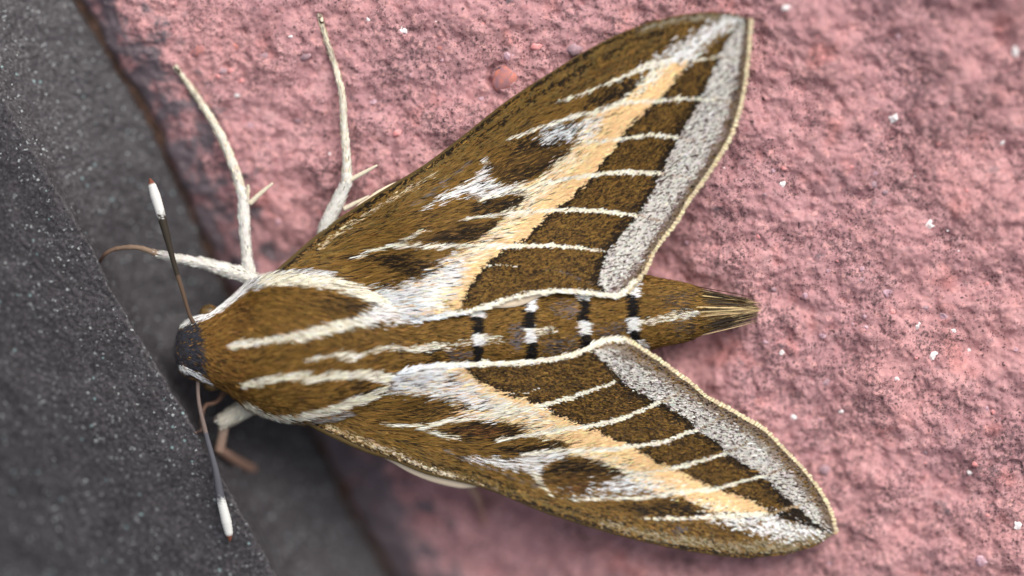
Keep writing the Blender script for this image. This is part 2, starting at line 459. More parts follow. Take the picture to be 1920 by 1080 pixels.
peb_spots = [  # photo x, y, half-length px, kind, angle
    (943, 146, 26, 'rust', 60), (758, 57, 10, 'white', -25), (826, 92, 11, 'rust', 20), (906, 45, 9, 'pink', 80), (818, 40, 2.5, 'white', 0),
    (903, 182, 11, 'mauve', -55), (954, 104, 13, 'mauve', 40), (1080, 93, 17, 'grey', 0), (1005, 88, 10, 'pink', 0), (829, 112, 5, 'mauve', 0),
    (570, 104, 13, 'grey', 10), (495, 106, 10, 'grey', 30), (372, 95, 17, 'rust', 40), (415, 133, 10, 'grey', 0), (440, 88, 9, 'rust', 0), (443, 178, 6, 'white', 0),
    (545, 68, 5, 'white', 0), (690, 36, 6, 'white', 0), (1464, 346, 10, 'white', 30), (1749, 667, 12, 'white', 20), (1665, 545, 12, 'mauve', 60), (1625, 617, 9, 'mauve', 10),
    (1512, 554, 9, 'mauve', 20), (1543, 628, 8, 'mauve', 0), (1546, 717, 12, 'grey', 20), (1771, 591, 11, 'mauve', 40), (1722, 612, 9, 'white', 90), (1787, 620, 6, 'white', 0),
    (1736, 577, 7, 'grey', 0), (1488, 782, 7, 'white', 0), (1577, 771, 5, 'white', 0), (1550, 880, 17, 'grey', 15), (1820, 885, 9, 'white', 0), (1910, 985, 11, 'white', 0),
    (1640, 345, 11, 'grey', 10), (1745, 420, 11, 'white', 40), (1905, 95, 11, 'white', 80), (1677, 220, 11, 'white', 30), (1470, 315, 6, 'pink', 0), (1680, 710, 6, 'white', 0),
    (1830, 870, 8, 'pink', 0), (1905, 655, 6, 'mauve', 0), (1851, 765, 7, 'mauve', 0), (1660, 360, 7, 'grey', 30), (1475, 15, 9, 'white', 0), (1553, 1055, 15, 'mauve', 0),
    (1435, 640, 6, 'mauve', 0), (1618, 505, 7, 'mauve', 0), (1552, 508, 6, 'mauve', 0), (1672, 585, 7, 'pink', 0), (1840, 1050, 15, 'mauve', 20), (1290, 455, 6, 'mauve', 0),
    (560, 225, 9, 'grey', 0), (470, 235, 7, 'mauve', 0), (1467, 660, 7, 'white', 40), (1815, 655, 6, 'white', 0), (745, 250, 8, 'pink', 20), (700, 190, 9, 'mauve', 0)]
for k in range(90):
    x, y = rng.uniform(300, 1915), rng.uniform(5, 1075)
    if float(joint_side(np.array([x]), np.array([y]))[0]) < 60: continue
    peb_spots.append((x, y, rng.uniform(2.5, 6.5), rng.choice(['white', 'mauve', 'pink', 'grey', 'pink', 'mauve', 'pink']), rng.uniform(0, 180)))
for q, (x, y, r, kd, ang) in enumerate(peb_spots):
    z = float(stone_z(np.array([float(x)]), np.array([float(y)]))[0])
    o = link(bpy.data.objects.new('pebble', peb_meshes[kd, q % 4]), stone)
    o.location = W([x, y, z - (0.02 if r > 22 else 0.3 if r > 8 else 0.2) * r]); o.scale = (r, r * (1.25 if r > 22 else 1), r * (0.6 if r > 22 else 0.9))
    o.rotation_euler = (rng.uniform(-.35, .35), rng.uniform(-.35, .35), math.radians(ang))

# ------------------------------------------------------------------ the moth: colours
BROWN, DARK, DBROWN = lin(124, 93, 43), lin(36, 27, 17), lin(82, 60, 30)
TAN, CREAM, WHITE, COOL = lin(246, 205, 152), lin(246, 238, 216), lin(242, 240, 236), lin(230, 234, 238)
GREY, GBROWN, FRINGE = lin(214, 210, 202), lin(122, 104, 88), lin(206, 180, 138)
PEACH = lin(250, 230, 200)
OLIVE, STRAW, BLACK = lin(112, 92, 52), lin(206, 180, 132), lin(20, 18, 18)

def paint(layers, x, y, base, hard=None):
    """colour at photo points; hard = random numbers -> each hair takes one colour outright"""
    col = np.tile(base, (len(x), 1)); n = 5 * gnoise(x / 16, y / 16, 5) + 3 * gnoise(x / 6, y / 6, 6)
    for k, L in enumerate(layers):
        kind, pts, c, a = L[0], L[1], L[2], L[3]
        if kind == 'P':
            fe = L[4]; d = sdf(x, y, pts) + n * min(1.0, fe / 8)
            al = a * smooth01(d, -fe, fe)
        else:
            w0, w1, fe = L[4], L[5], L[6]
            d, _, fr = seg_dist(x, y, pts)
            w = (w0 + (w1 - w0) * fr) / 2
            al = a * (1 - smooth01(d + 0.25 * n, w - fe, w + fe)) * np.where((fr <= 0) | (fr >= 1), (d < w), 1)
        if hard is not None: al = (hard[:, k % hard.shape[1]] < al).astype(float)
        col = col * (1 - al[:, None]) + c * al[:, None]
    return col

UW_COSTA = [(492, 545), (512, 517), (540, 492), (600, 441), (660, 398), (740, 348), (800, 311), (870, 258), (950, 194), (1020, 148), (1100, 98), (1180, 58), (1250, 36), (1310, 26), (1370, 28), (1402, 38)]
UW_TRAIL = [(700, 590), (720, 597), (760, 600), (800, 596), (840, 589), (890, 579), (930, 567), (970, 554), (1010, 547), (1050, 544), (1090, 546), (1130, 551), (1156, 553), (1170, 546),
            (1185, 528), (1205, 503), (1221, 468), (1236, 446), (1262, 414), (1283, 378), (1308, 343), (1337, 300), (1361, 260), (1376, 220), (1388, 170), (1396, 110), (1400, 62), (1402, 38)]
UW_OUTER = UW_TRAIL[13:]
UW_OUT = UW_COSTA + UW_TRAIL[::-1][1:]
LW_COSTA = [(510, 748), (532, 768), (560, 781), (601, 805), (682, 842), (739, 860), (804, 886), (906, 911), (1008, 952), (1040, 964), (1162, 1001), (1284, 1029), (1386, 1043), (1468, 1038), (1529, 1020), (1562, 997)]
LW_TRAIL = [(700, 722), (731, 710), (756, 698), (804, 688), (886, 684), (967, 682), (1029, 676), (1081, 664), (1121, 644), (1146, 637), (1165, 638), (1180, 645), (1203, 661), (1231, 678), (1264, 703),
            (1292, 722), (1316, 745), (1337, 757), (1366, 772), (1396, 790), (1428, 808), (1463, 844), (1498, 880), (1530, 920), (1553, 962), (1562, 997)]
LW_OUTER = LW_TRAIL[10:]
LW_OUT = LW_COSTA + LW_TRAIL[::-1][1:]

def shift(pts, dx, dy): return [(a + dx, b + dy) for a, b in pts]

UW_TAN_D = [(857, 577), (866, 555), (880, 530), (899, 503), (930, 478), (953, 463), (965, 457), (995, 434), (1026, 403), (1061, 376), (1096, 345), (1118, 315), (1146, 283), (1171, 244), (1203, 212), (1235, 188), (1256, 159), (1288, 120)]
UW_GREY_I = [(1390, 42), (1358, 85), (1344, 117), (1312, 188), (1277, 248), (1238, 326), (1217, 368), (1196, 403), (1138, 473), (1119, 527), (1134, 549)]
UW_GREY_O = [(1398, 60), (1390, 113), (1373, 188), (1344, 262), (1308, 338), (1292, 350), (1250, 418), (1211, 476), (1172, 530), (1150, 550)]
UW_L = [
    ('S', [(560, 505), (700, 410), (900, 268), (1080, 150), (1250, 70)], OLIVE, .35, 40, 60, 14),
    ('P', [(1000, 215), (1100, 140), (1220, 78), (1320, 45), (1330, 60), (1220, 112), (1100, 165)], DBROWN, .55, 10),
    ('S', [(905, 262), (1000, 186), (1080, 138), (1160, 95), (1240, 60)], DARK, .5, 6, 10, 4),
    ('S', shift(UW_COSTA, 1, 3), DARK, .88, 7, 7, 3), ('S', shift(UW_COSTA[5:], 5, 10), OLIVE, .6, 6, 8, 4), ('S', shift(UW_COSTA[7:-2], 9, 17), DARK, .45, 4, 6, 3),
    ('S', [(1190, 60), (1250, 42), (1310, 34), (1385, 38)], lin(150, 140, 120), .7, 6, 16, 5),
    ('S', [(596, 468), (640, 432), (700, 395), (755, 362), (812, 328)], lin(206, 188, 156), .5, 9, 5, 5),
    ('S', [(770, 388), (820, 352), (880, 305)], lin(110, 104, 104), .55, 7, 4, 4),
    ('P', UW_TAN_D + UW_GREY_I, DBROWN, .5, 4),
    ('S', UW_TAN_D, DARK, .88, 20, 14, 8), ('S', UW_GREY_I, DARK, .88, 10, 22, 8), ('S', shift(UW_GREY_I[3:], -8, -2), DARK, .5, 14, 20, 9),
    ('P', UW_GREY_I + UW_GREY_O[::-1], GREY, 1, 4), ('S', UW_GREY_O, lin(150, 134, 128), .75, 8, 22, 8),
    ('S', UW_OUTER, GBROWN, .9, 20, 18, 4),
    ('P', [(1288, 122), (1304, 106), (1337, 72), (1390, 41), (1372, 32), (1318, 50), (1276, 80), (1222, 115), (1195, 132), (1230, 135)], WHITE, .82, 13),
    ('P', UW_TAN_D + [(1262, 120), (1236, 128), (1203, 153), (1178, 178), (1150, 197), (1110, 214), (1079, 235), (1075, 272), (1047, 305), (1015, 333), (972, 350), (990, 366), (950, 399), (930, 418), (892, 450),
                      (860, 470), (818, 500), (776, 529), (735, 547), (715, 570), (760, 598), (830, 588)], TAN, 1, 5),
    ('P', [(1225, 118), (1262, 112), (1250, 135), (1200, 175), (1150, 200), (1175, 172)], CREAM, .7, 9),
    ('P', [(690, 545), (735, 540), (776, 527), (818, 498), (850, 478), (872, 492), (858, 530), (822, 580), (740, 602), (690, 592)], WHITE, .88, 16),
    ('P', [(690, 545), (740, 545), (790, 545), (800, 592), (740, 603), (690, 592)], COOL, .55, 14),
    ('P', [(890, 448), (935, 425), (950, 440), (890, 490), (850, 490)], PEACH, .75, 16), ('P', [(975, 350), (1020, 335), (1050, 345), (1000, 385), (955, 395)], PEACH, .75, 14), ('P', [(950, 400), (990, 385), (1000, 400), (950, 440), (920, 430)], PEACH, .6, 14),
    ('P', [(1080, 232), (1110, 216), (1130, 228), (1105, 262), (1080, 270)], WHITE, .75, 14), ('P', [(1030, 300), (1065, 280), (1095, 290), (1055, 330), (1015, 340)], PEACH, .6, 12),
    # dark cells
    ('P', [(1100, 185), (1160, 158), (1210, 142), (1205, 152), (1150, 195), (1090, 205)], DARK, .88, 9),
    ('P', [(960, 268), (1010, 248), (1070, 232), (1090, 240), (1070, 268), (1010, 290), (950, 290)], DARK, .88, 14),
    ('P', [(1000, 252), (1060, 234), (1085, 240), (1072, 262), (1020, 272)], COOL, .6, 14),
    ('P', [(914, 310), (960, 290), (1020, 282), (1080, 272), (1062, 286), (1030, 310), (992, 336), (940, 342), (912, 332)], DBROWN, .7, 8),
    ('P', [(935, 338), (960, 326), (1005, 312), (1050, 288), (1062, 286), (1030, 312), (992, 338), (945, 345)], DARK, .9, 7),
    ('P', [(880, 388), (910, 376), (980, 364), (972, 390), (920, 402), (870, 408)], DARK, .88, 9),
    ('P', [(772, 450), (800, 432), (860, 424), (928, 416), (890, 450), (830, 458), (780, 459)], DBROWN, .8, 8),
    ('P', [(800, 452), (850, 432), (926, 417), (890, 450), (840, 458)], DARK, .85, 8),
    ('P', [(690, 485), (730, 474), (790, 486), (820, 500), (790, 520), (740, 520)], DARK, .88, 14),
    # discal mark
    ('P', [(791, 393), (830, 364), (872, 346), (893, 330), (908, 300), (913, 308), (910, 332), (930, 348), (975, 350), (940, 366), (898, 377), (870, 366), (820, 380)], WHITE, .95, 7),
    ('P', [(892, 341), (899, 339), (902, 347), (895, 349)], BLACK, 1, 1.5),
    ('S', [(733, 461), (760, 449), (795, 433)], CREAM, .8, 10, 4, 3),
    # veins
    ('S', [(1043, 193), (1086, 178), (1132, 160), (1185, 137), (1225, 118)], CREAM, .9, 3, 9, 2.5), ('S', [(951, 262), (1008, 242), (1061, 224), (1114, 210), (1160, 196)], CREAM, .95, 5, 10, 2.5),
    ('S', [(1160, 196), (1220, 191), (1280, 186), (1341, 189)], CREAM, .95, 7, 5, 2), ('S', [(1300, 116), (1325, 111), (1345, 108)], CREAM, .8, 4, 4, 2), ('S', [(1345, 108), (1375, 112)], lin(178, 160, 140), .6, 4, 3, 2),
    ('S', [(1086, 270), (1150, 264), (1190, 258), (1220, 254), (1270, 260)], CREAM, .95, 5, 6, 2), ('S', [(1270, 260), (1325, 265)], lin(190, 170, 150), .8, 4, 3, 2), ('S', [(1341, 189), (1370, 193)], lin(190, 170, 150), .7, 4, 3, 2),
    ('S', [(899, 376), (945, 363), (1022, 345), (1072, 334), (1107, 330)], CREAM, .95, 6, 7, 2), ('S', [(1107, 330), (1157, 324), (1195, 324), (1238, 327)], CREAM, .98, 8, 7, 2), ('S', [(1238, 327), (1292, 335)], lin(190, 170, 150), .8, 5, 3, 2),
    ('S', [(861, 413), (907, 407), (965, 400), (1022, 396)], CREAM, .95, 4, 8, 2), ('S', [(1022, 396), (1080, 394), (1138, 398), (1192, 405)], CREAM, .98, 8, 6, 2), ('S', [(1192, 405), (1238, 415)], lin(190, 170, 150), .8, 5, 3, 2),
    ('S', [(664, 485), (695, 473), (722, 462), (776, 463), (868, 463), (945, 463)], CREAM, .9, 6, 10, 3), ('S', [(945, 463), (1022, 461), (1080, 465), (1134, 473)], CREAM, .98, 9, 4, 2),
    ('S', [(905, 500), (935, 498), (968, 500)], CREAM, .6, 2.5, 2.5, 1.5), ('S', [(1015, 505), (1050, 510), (1119, 538)], lin(96, 88, 84), .6, 3, 4, 2),
    # pale hind edge
    ('S', [(690, 592), (720, 597), (760, 600), (800, 596), (840, 589)], COOL, .95, 12, 10, 3), ('S', UW_TRAIL[4:14], CREAM, .9, 5, 6, 2.5),
]
LW_TAN_D = [(859, 687), (885, 708), (914, 726), (951, 742), (1008, 761), (1040, 777), (1097, 803), (1142, 822), (1182, 836), (1223, 864), (1260, 881), (1301, 901), (1341, 919), (1386, 932), (1419, 946), (1438, 962)]
LW_GREY_I = [(1110, 658), (1134, 680), (1158, 703), (1174, 722), (1215, 746), (1240, 756), (1288, 783), (1305, 805), (1345, 828), (1366, 852), (1415, 881), (1439, 901), (1480, 942), (1521, 974), (1555, 992)]
LW_GREY_O = [(1136, 648), (1180, 668), (1235, 705), (1297, 746), (1362, 787), (1411, 818), (1460, 863), (1500, 908), (1537, 960), (1555, 988)]
LW_L = [
    ('S', [(600, 802), (760, 850), (960, 920), (1160, 985), (1400, 1030)], OLIVE, .35, 30, 50, 12),
    ('S', shift(LW_COSTA, 0, -3), DARK, .88, 7, 9, 3), ('S', shift(LW_COSTA[3:], 2, -12), OLIVE, .8, 9, 10, 4), ('S', shift(LW_COSTA[6:], 2, -19), DARK, .5, 5, 6, 3),
    ('S', [(1120, 978), (1250, 1008), (1380, 1024), (1470, 1022), (1550, 1000)], lin(150, 138, 112), .55, 8, 26, 8),
    ('S', [(612, 800), (680, 826), (740, 850), (800, 876), (870, 898), (930, 918)], lin(190, 168, 132), .5, 12, 7, 6),
    ('S', [(700, 835), (735, 848), (790, 872), (850, 893)], lin(222, 208, 184), .55, 5, 6, 4),
    ('S', [(830, 845), (900, 872), (970, 898), (1010, 915)], lin(120, 112, 108), .5, 8, 5, 4),
    ('P', [(1100, 950), (1270, 975), (1380, 985), (1440, 1008), (1330, 1010), (1200, 985)], DBROWN, .5, 12), ('P', [(1268, 985), (1285, 990), (1275, 1000), (1262, 995)], lin(100, 94, 94), .7, 5),
    ('P', LW_TAN_D + LW_GREY_I[::-1], DBROWN, .55, 4),
    ('S', LW_TAN_D, DARK, .8, 18, 14, 7), ('S', LW_GREY_I, DARK, .88, 12, 22, 8), ('S', shift(LW_GREY_I[2:-2], -7, 5), DARK, .5, 14, 16, 9),
    ('P', LW_GREY_I + LW_GREY_O[::-1], GREY, 1, 4), ('S', LW_GREY_O, lin(150, 136, 122), .75, 22, 10, 8),
    ('S', LW_OUTER, GBROWN, .9, 16, 16, 4),
    ('P', [(1300, 968), (1345, 965), (1407, 962), (1445, 962), (1500, 980), (1552, 993), (1508, 1012), (1447, 1010), (1386, 988), (1340, 976)], WHITE, .8, 13),
    ('P', [(1447, 964), (1492, 948), (1521, 976), (1553, 992), (1508, 984)], DARK, .85, 5),
    ('P', LW_TAN_D + [(1400, 960), (1345, 962), (1325, 957), (1290, 940), (1262, 930), (1225, 925), (1200, 912), (1150, 885), (1125, 868), (1090, 858), (1055, 848), (1065, 832), (1030, 822), (985, 812),
                      (960, 800), (900, 788), (860, 778), (830, 765), (800, 745), (760, 735), (735, 718), (770, 700), (820, 690)], TAN, 1, 6),
    ('P', [(715, 730), (740, 705), (790, 693), (835, 692), (870, 715), (905, 740), (960, 765), (930, 785), (870, 775), (830, 760), (780, 742), (740, 738)], WHITE, .82, 18),
    ('P', [(720, 725), (745, 705), (800, 692), (840, 695), (830, 715), (770, 728)], COOL, .5, 14),
    ('P', [(970, 800), (1020, 790), (1060, 805), (1040, 822), (990, 815)], PEACH, .7, 14), ('P', [(1060, 850), (1110, 848), (1160, 868), (1190, 895), (1150, 890), (1100, 862)], PEACH, .7, 12), ('P', [(900, 745), (960, 760), (1020, 775), (1000, 790), (930, 785)], CREAM, .75, 18), ('P', [(1150, 868), (1210, 890), (1280, 915), (1260, 928), (1200, 912)], CREAM, .6, 14),
    ('P', [(1040, 915), (1110, 895), (1180, 888), (1230, 905), (1240, 925), (1150, 925), (1080, 930)], COOL, .62, 14), ('P', [(1290, 935), (1350, 945), (1400, 960), (1345, 965), (1310, 955)], CREAM, .5, 10),
    # dark cells
    ('P', [(640, 778), (690, 762), (740, 745), (790, 743), (840, 752), (872, 764), (822, 780), (796, 794), (740, 792), (680, 785)], BROWN, .95, 7),
    ('P', [(740, 770), (790, 752), (840, 755), (870, 765), (825, 782), (770, 785)], DARK, .55, 14),
    ('P', [(823, 806), (866, 794), (927, 792), (985, 802), (970, 816), (930, 824), (880, 824), (840, 818)], DARK, .85, 9), ('P', [(840, 810), (870, 800), (920, 802), (940, 812), (890, 820)], lin(96, 62, 34), .6, 6),
    ('P', [(930, 842), (980, 830), (1050, 826), (1060, 838), (1030, 846), (970, 854), (930, 855)], DARK, .88, 10),
    ('P', [(1008, 884), (1049, 865), (1102, 862), (1143, 876), (1178, 890), (1130, 908), (1090, 926), (1045, 922), (1018, 902)], DBROWN, .9, 8),
    ('P', [(1015, 885), (1050, 866), (1102, 863), (1143, 876), (1172, 890), (1110, 884), (1060, 890)], DARK, .85, 8), ('P', [(1030, 905), (1070, 898), (1100, 905), (1080, 924), (1045, 922)], lin(104, 70, 36), .5, 8),
    ('P', [(1140, 950), (1264, 938), (1320, 957), (1300, 968), (1200, 966)], DARK, .88, 12),
    # discal mark
    ('P', [(870, 857), (927, 860), (965, 865), (990, 855), (1050, 842), (1060, 852), (1020, 868), (1005, 882), (1000, 892), (985, 884), (930, 874)], WHITE, .92, 8),
    ('S', [(985, 875), (1002, 895), (1029, 926)], CREAM, .9, 9, 3, 3),
    # veins
    ('S', [(723, 795), (760, 797), (792, 803)], CREAM, .85, 5, 10, 3), ('S', [(785, 802), (825, 791), (886, 783), (967, 769), (1005, 762)], CREAM, .95, 10, 8, 3), ('S', [(790, 803), (821, 816), (853, 821)], CREAM, .9, 9, 3, 2.5),
    ('S', [(1005, 762), (1069, 744), (1130, 722), (1151, 715)], CREAM, .98, 8, 5, 2), ('S', [(946, 740), (985, 735), (1010, 728)], CREAM, .4, 2.5, 2, 1.5),
    ('S', [(931, 826), (967, 820), (1029, 809), (1097, 800)], CREAM, .95, 6, 9, 2.5), ('S', [(1097, 800), (1162, 785), (1223, 758), (1240, 751)], CREAM, .98, 9, 6, 2), ('S', [(1240, 751), (1275, 735)], lin(170, 150, 125), .8, 5, 3, 2),
    ('S', [(976, 852), (1049, 846), (1130, 844), (1190, 836)], CREAM, .95, 7, 9, 2.5), ('S', [(1190, 836), (1244, 828), (1284, 811), (1307, 805)], CREAM, .98, 8, 6, 2), ('S', [(1307, 805), (1355, 781)], lin(170, 150, 125), .8, 5, 3, 2),
    ('S', [(1170, 893), (1199, 888), (1244, 881), (1262, 877)], CREAM, .8, 4, 7, 2), ('S', [(1262, 877), (1317, 862), (1362, 848)], CREAM, .98, 8, 5, 2), ('S', [(1362, 848), (1402, 826)], lin(170, 150, 125), .8, 5, 3, 2),
    ('S', [(1066, 936), (1142, 934), (1203, 934), (1264, 925), (1340, 917)], CREAM, .95, 4, 9, 2.5), ('S', [(1340, 917), (1394, 901), (1439, 889)], CREAM, .98, 6, 4, 2), ('S', [(1439, 889), (1470, 874)], lin(170, 150, 125), .8, 4, 3, 2),
    ('S', [(1199, 971), (1264, 972), (1345, 969), (1430, 964)], CREAM, .9, 4, 10, 2.5), ('S', [(1435, 964), (1500, 945), (1525, 932)], lin(190, 165, 130), .8, 4, 3, 2),
    # pale hind edge
    ('S', LW_TRAIL[1:5], COOL, .95, 13, 9, 3), ('S', LW_TRAIL[4:11], CREAM, .9, 6, 8, 2.5),
]
BODY_L = [
    ('P', [(320, 600), (372, 600), (384, 640), (388, 705), (350, 705), (320, 680)], lin(50, 52, 60), .92, 6),
    ('P', [(378, 600), (440, 560), (470, 560), (462, 700), (470, 770), (420, 740), (388, 705)], lin(116, 80, 36), .6, 12),
    # collar edges and white stripes
    ('S', [(322, 614), (356, 602), (388, 591), (409, 580), (430, 560), (458, 541), (490, 528)], WHITE, .97, 12, 20, 4),
    ('S', [(470, 535), (520, 512), (560, 503), (600, 505)], lin(150, 142, 134), .6, 20, 44, 10), ('S', [(470, 535), (520, 516), (560, 508), (600, 508)], COOL, .55, 16, 36, 9),
    ('S', [(490, 530), (546, 527), (617, 534), (669, 550), (730, 574)], CREAM, .97, 20, 24, 4),
    ('S', [(434, 649), (476, 643), (511, 637), (546, 631), (581, 622), (634, 607), (690, 590)], CREAM, .98, 12, 24, 4),
    ('P', [(655, 590), (690, 570), (720, 560), (780, 575), (780, 605), (720, 605), (680, 610)], WHITE, .9, 10),
    ('P', [(600, 548), (652, 555), (690, 574), (652, 594), (600, 590), (570, 570)], DBROWN, .5, 12), ('P', [(640, 560), (690, 572), (655, 590), (630, 580)], DARK, .5, 9),
    ('S', [(565, 678), (617, 669), (652, 668), (690, 662)], CREAM, .75, 7, 5, 4), ('S', [(625, 668), (640, 670), (660, 672)], CREAM, .7, 16, 10, 6),
    ('S', [(690, 660), (729, 652), (765, 656), (812, 651)], CREAM, .85, 6, 14, 4), ('P', [(728, 655), (745, 650), (752, 662), (738, 668)], DARK, .5, 5),
    ('S', [(450, 722), (480, 717), (511, 711), (570, 706)], CREAM, .98, 12, 14, 3), ('S', [(562, 718), (617, 706), (669, 706), (735, 714)], CREAM, .97, 13, 20, 3),
    ('S', [(455, 752), (497, 778), (529, 781), (581, 775), (617, 764), (669, 749), (722, 728), (748, 716)], CREAM, .98, 8, 20, 4),
    ('P', [(560, 785), (600, 778), (640, 770), (650, 785), (600, 805)], lin(196, 190, 184), .7, 9), ('P', [(620, 728), (690, 722), (706, 731), (650, 748)], DARK, .45, 10),
    ('S', [(340, 690), (368, 703), (392, 718)], WHITE, .95, 9, 9, 3),
    # abdomen: grey worn patches
    ('P', [(795, 655), (815, 650), (815, 680), (795, 680)], BLACK, .6, 7),
    ('P', [(955, 612), (975, 605), (982, 640), (965, 660), (950, 640)], lin(110, 104, 106), 0.85, 8), ('P', [(1020, 575), (1050, 565), (1085, 572), (1075, 592), (1035, 590)], lin(110, 100, 98), 0.60, 9),
    ('P', [(1010, 640), (1070, 630), (1090, 650), (1050, 665), (1010, 665)], lin(96, 88, 86), 0.68, 12), ('P', [(830, 655), (880, 655), (880, 675), (830, 678)], lin(96, 88, 86), 0.68, 9), ('P', [(1110, 615), (1170, 605), (1175, 635), (1120, 638)], lin(96, 88, 86), 0.60, 10),
    ('P', [(1235, 560), (1290, 545), (1295, 585), (1245, 590)], lin(70, 62, 58), .45, 14), ('P', [(1250, 605), (1295, 595), (1295, 625), (1260, 632)], lin(70, 62, 58), .45, 10),
    # bands
    ('P', [(882, 570), (901, 570), (901, 680), (882, 680)], BLACK, 1, 3), ('P', [(979, 545), (999, 545), (1002, 680), (981, 680)], BLACK, 1, 3),
    ('P', [(1080, 540), (1098, 540), (1104, 665), (1084, 665)], BLACK, 1, 3), ('P', [(1170, 525), (1190, 525), (1196, 655), (1176, 655)], BLACK, 1, 3),
    ('P', [(880, 565), (903, 565), (903, 596), (880, 594)], WHITE, 1, 3), ('P', [(882, 628), (904, 628), (904, 648), (882, 648)], WHITE, 1, 3),
    ('P', [(977, 540), (1002, 540), (1000, 582), (985, 584)], WHITE, 1, 3), ('P', [(980, 615), (1002, 615), (1001, 643), (982, 645)], WHITE, 1, 3),
    ('P', [(1078, 535), (1102, 535), (1102, 565), (1080, 560)], WHITE, 1, 3), ('P', [(1082, 603), (1103, 603), (1104, 626), (1084, 627)], WHITE, 1, 3),
    ('P', [(1176, 520), (1197, 520), (1192, 558), (1176, 552)], WHITE, 1, 3), ('P', [(1172, 596), (1193, 596), (1196, 620), (1176, 622)], WHITE, 1, 3), ('P', [(1188, 636), (1205, 636), (1208, 655), (1190, 655)], WHITE, .9, 3),
    ('S', [(904, 634), (940, 638)], CREAM, .35, 16, 8, 5), ('S', [(1003, 622), (1040, 618)], CREAM, .4, 16, 8, 5), ('S', [(1197, 607), (1240, 598), (1295, 588)], CREAM, .6, 8, 16, 6), ('S', [(812, 652), (880, 640)], CREAM, .3, 14, 10, 6),
    ('S', [(862, 575), (862, 680)], DBROWN, .0, 4, 4, 3),
]

# ------------------------------------------------------------------ the moth: shapes
def smax(a, b, k=10.0): return k * np.logaddexp(a / k, b / k)

def wing_z(x, y, upper):
    pl = plane_z(x, y)
    wave = 2.2 * np.sin(x / 60 + y / 34) + 2.5 * gnoise(x / 120, y / 120, 33)
    if upper:
        a = np.maximum(0, 600 - 0.08 * (x - 560) - y)
        root = 30 * (1 - smooth01(x + 0.25 * a, 640, 800))
        return smax(36 - 0.10 * np.minimum(a, 230) - root, pl + 28) + wave
    a = np.maximum(0, y - (715 - 0.13 * (x - 700)))
    root = 30 * (1 - smooth01(x, 640, 790))
    return smax(36 - 0.27 * np.minimum(a, 240) * smooth01(x, 480, 760) - root, pl + 26) + wave

# body cross-sections: photo x, y of the axis, half-width, height of the axis, half-height
BODY = np.array([(326, 656, 8, -30, 8), (332, 655, 32, -28, 28), (346, 654, 50, -24, 42), (370, 653, 60, -20, 52), (392, 653, 66, -16, 60), (415, 650, 78, -13, 66), (440, 649, 96, -12, 70), (470, 648, 117, -12, 73),
                 (520, 649, 133, -12, 76), (580, 650, 140, -12, 76), (640, 649, 134, -14, 74), (700, 646, 112, -18, 66), (760, 640, 92, -24, 58), (820, 633, 84, -26, 57), (900, 625, 80, -24, 56), (1000, 613, 78, -21, 54),
                 (1100, 601, 75, -18, 51), (1180, 589, 71, -15, 48), (1230, 586, 65, -11, 43), (1270, 586, 55, -8, 36), (1300, 585, 44, -6, 29), (1330, 584, 30, -4, 20), (1350, 583, 12, -3, 9)])
BS = np.stack([np.interp(np.linspace(0, 1, 170), np.linspace(0, 1, 400), resample(BODY, 400)[:, k]) for k in range(5)], -1)
def body_pt(u, th):
    """u 0..1 along the axis, th angle from the top; returns points and normals (photo space)"""
    t = u * (len(BS) - 1); i = np.clip(t.astype(int), 0, len(BS) - 2); f = (t - i)[:, None]
    s = BS[i] * (1 - f) + BS[i + 1] * f; ds = BS[i + 1] - BS[i]
    sn, cs = np.sin(th), np.cos(th)
    sn = np.sign(sn) * np.abs(sn) ** .88; cs = np.sign(cs) * np.abs(cs) ** .8
    seg = 1.0 + 0.03 * np.where(s[:, 0] > 760, np.cos((s[:, 0] - 892) / 97 * 2 * np.pi), 0)     # abdominal rings
    p = np.stack([s[:, 0], s[:, 1] + s[:, 2] * sn * seg, s[:, 3] + s[:, 4] * cs * seg], -1)
    nrm = np.stack([-(ds[:, 2] * sn * sn + ds[:, 4] * cs * cs) / np.maximum(ds[:, 0], .2) * 0.7, sn / np.maximum(s[:, 2], 1) * 60, cs / np.maximum(s[:, 4], 1) * 60], -1)
    return p, nrm / np.linalg.norm(nrm, axis=1)[:, None]

moth = link(bpy.data.objects.new('moth', None)); moth.empty_display_size = 0.005
moth['label'] = 'brown moth with white-striped thorax and cream-banded spread wings resting on pink stone'
moth['category'] = 'moth'

def make_body():
    nu, nt = 170, 72
    u, th = np.meshgrid(np.linspace(0, 1, nu), np.linspace(-np.pi, np.pi, nt, endpoint=False), indexing='ij')
    p, _ = body_pt(u.ravel(), th.ravel())
    i = np.arange(nu * nt).reshape(nu, nt); j = np.roll(i, -1, 1)
    f = np.stack([i[:-1], j[:-1], j[1:], i[1:]], -1).reshape(-1, 4)
    caps = [np.array([[i[0, k], i[0, (k + 1) % nt], len(p)] for k in range(nt)]), np.array([[i[-1, (k + 1) % nt], i[-1, k], len(p) + 1] for k in range(nt)])]
    p = np.vstack([p, p[:nt].mean(0), p[-nt:].mean(0)])
    q = W(p)
    f2 = np.roll(p[:, 1], 0)
    col = paint(BODY_L, p[:, 0], p[:, 1], BROWN)
    return mesh('body', q, [f[:, ::-1], caps[0][:, ::-1], caps[1][:, ::-1]], M_SKIN, moth, col)
body = make_body()

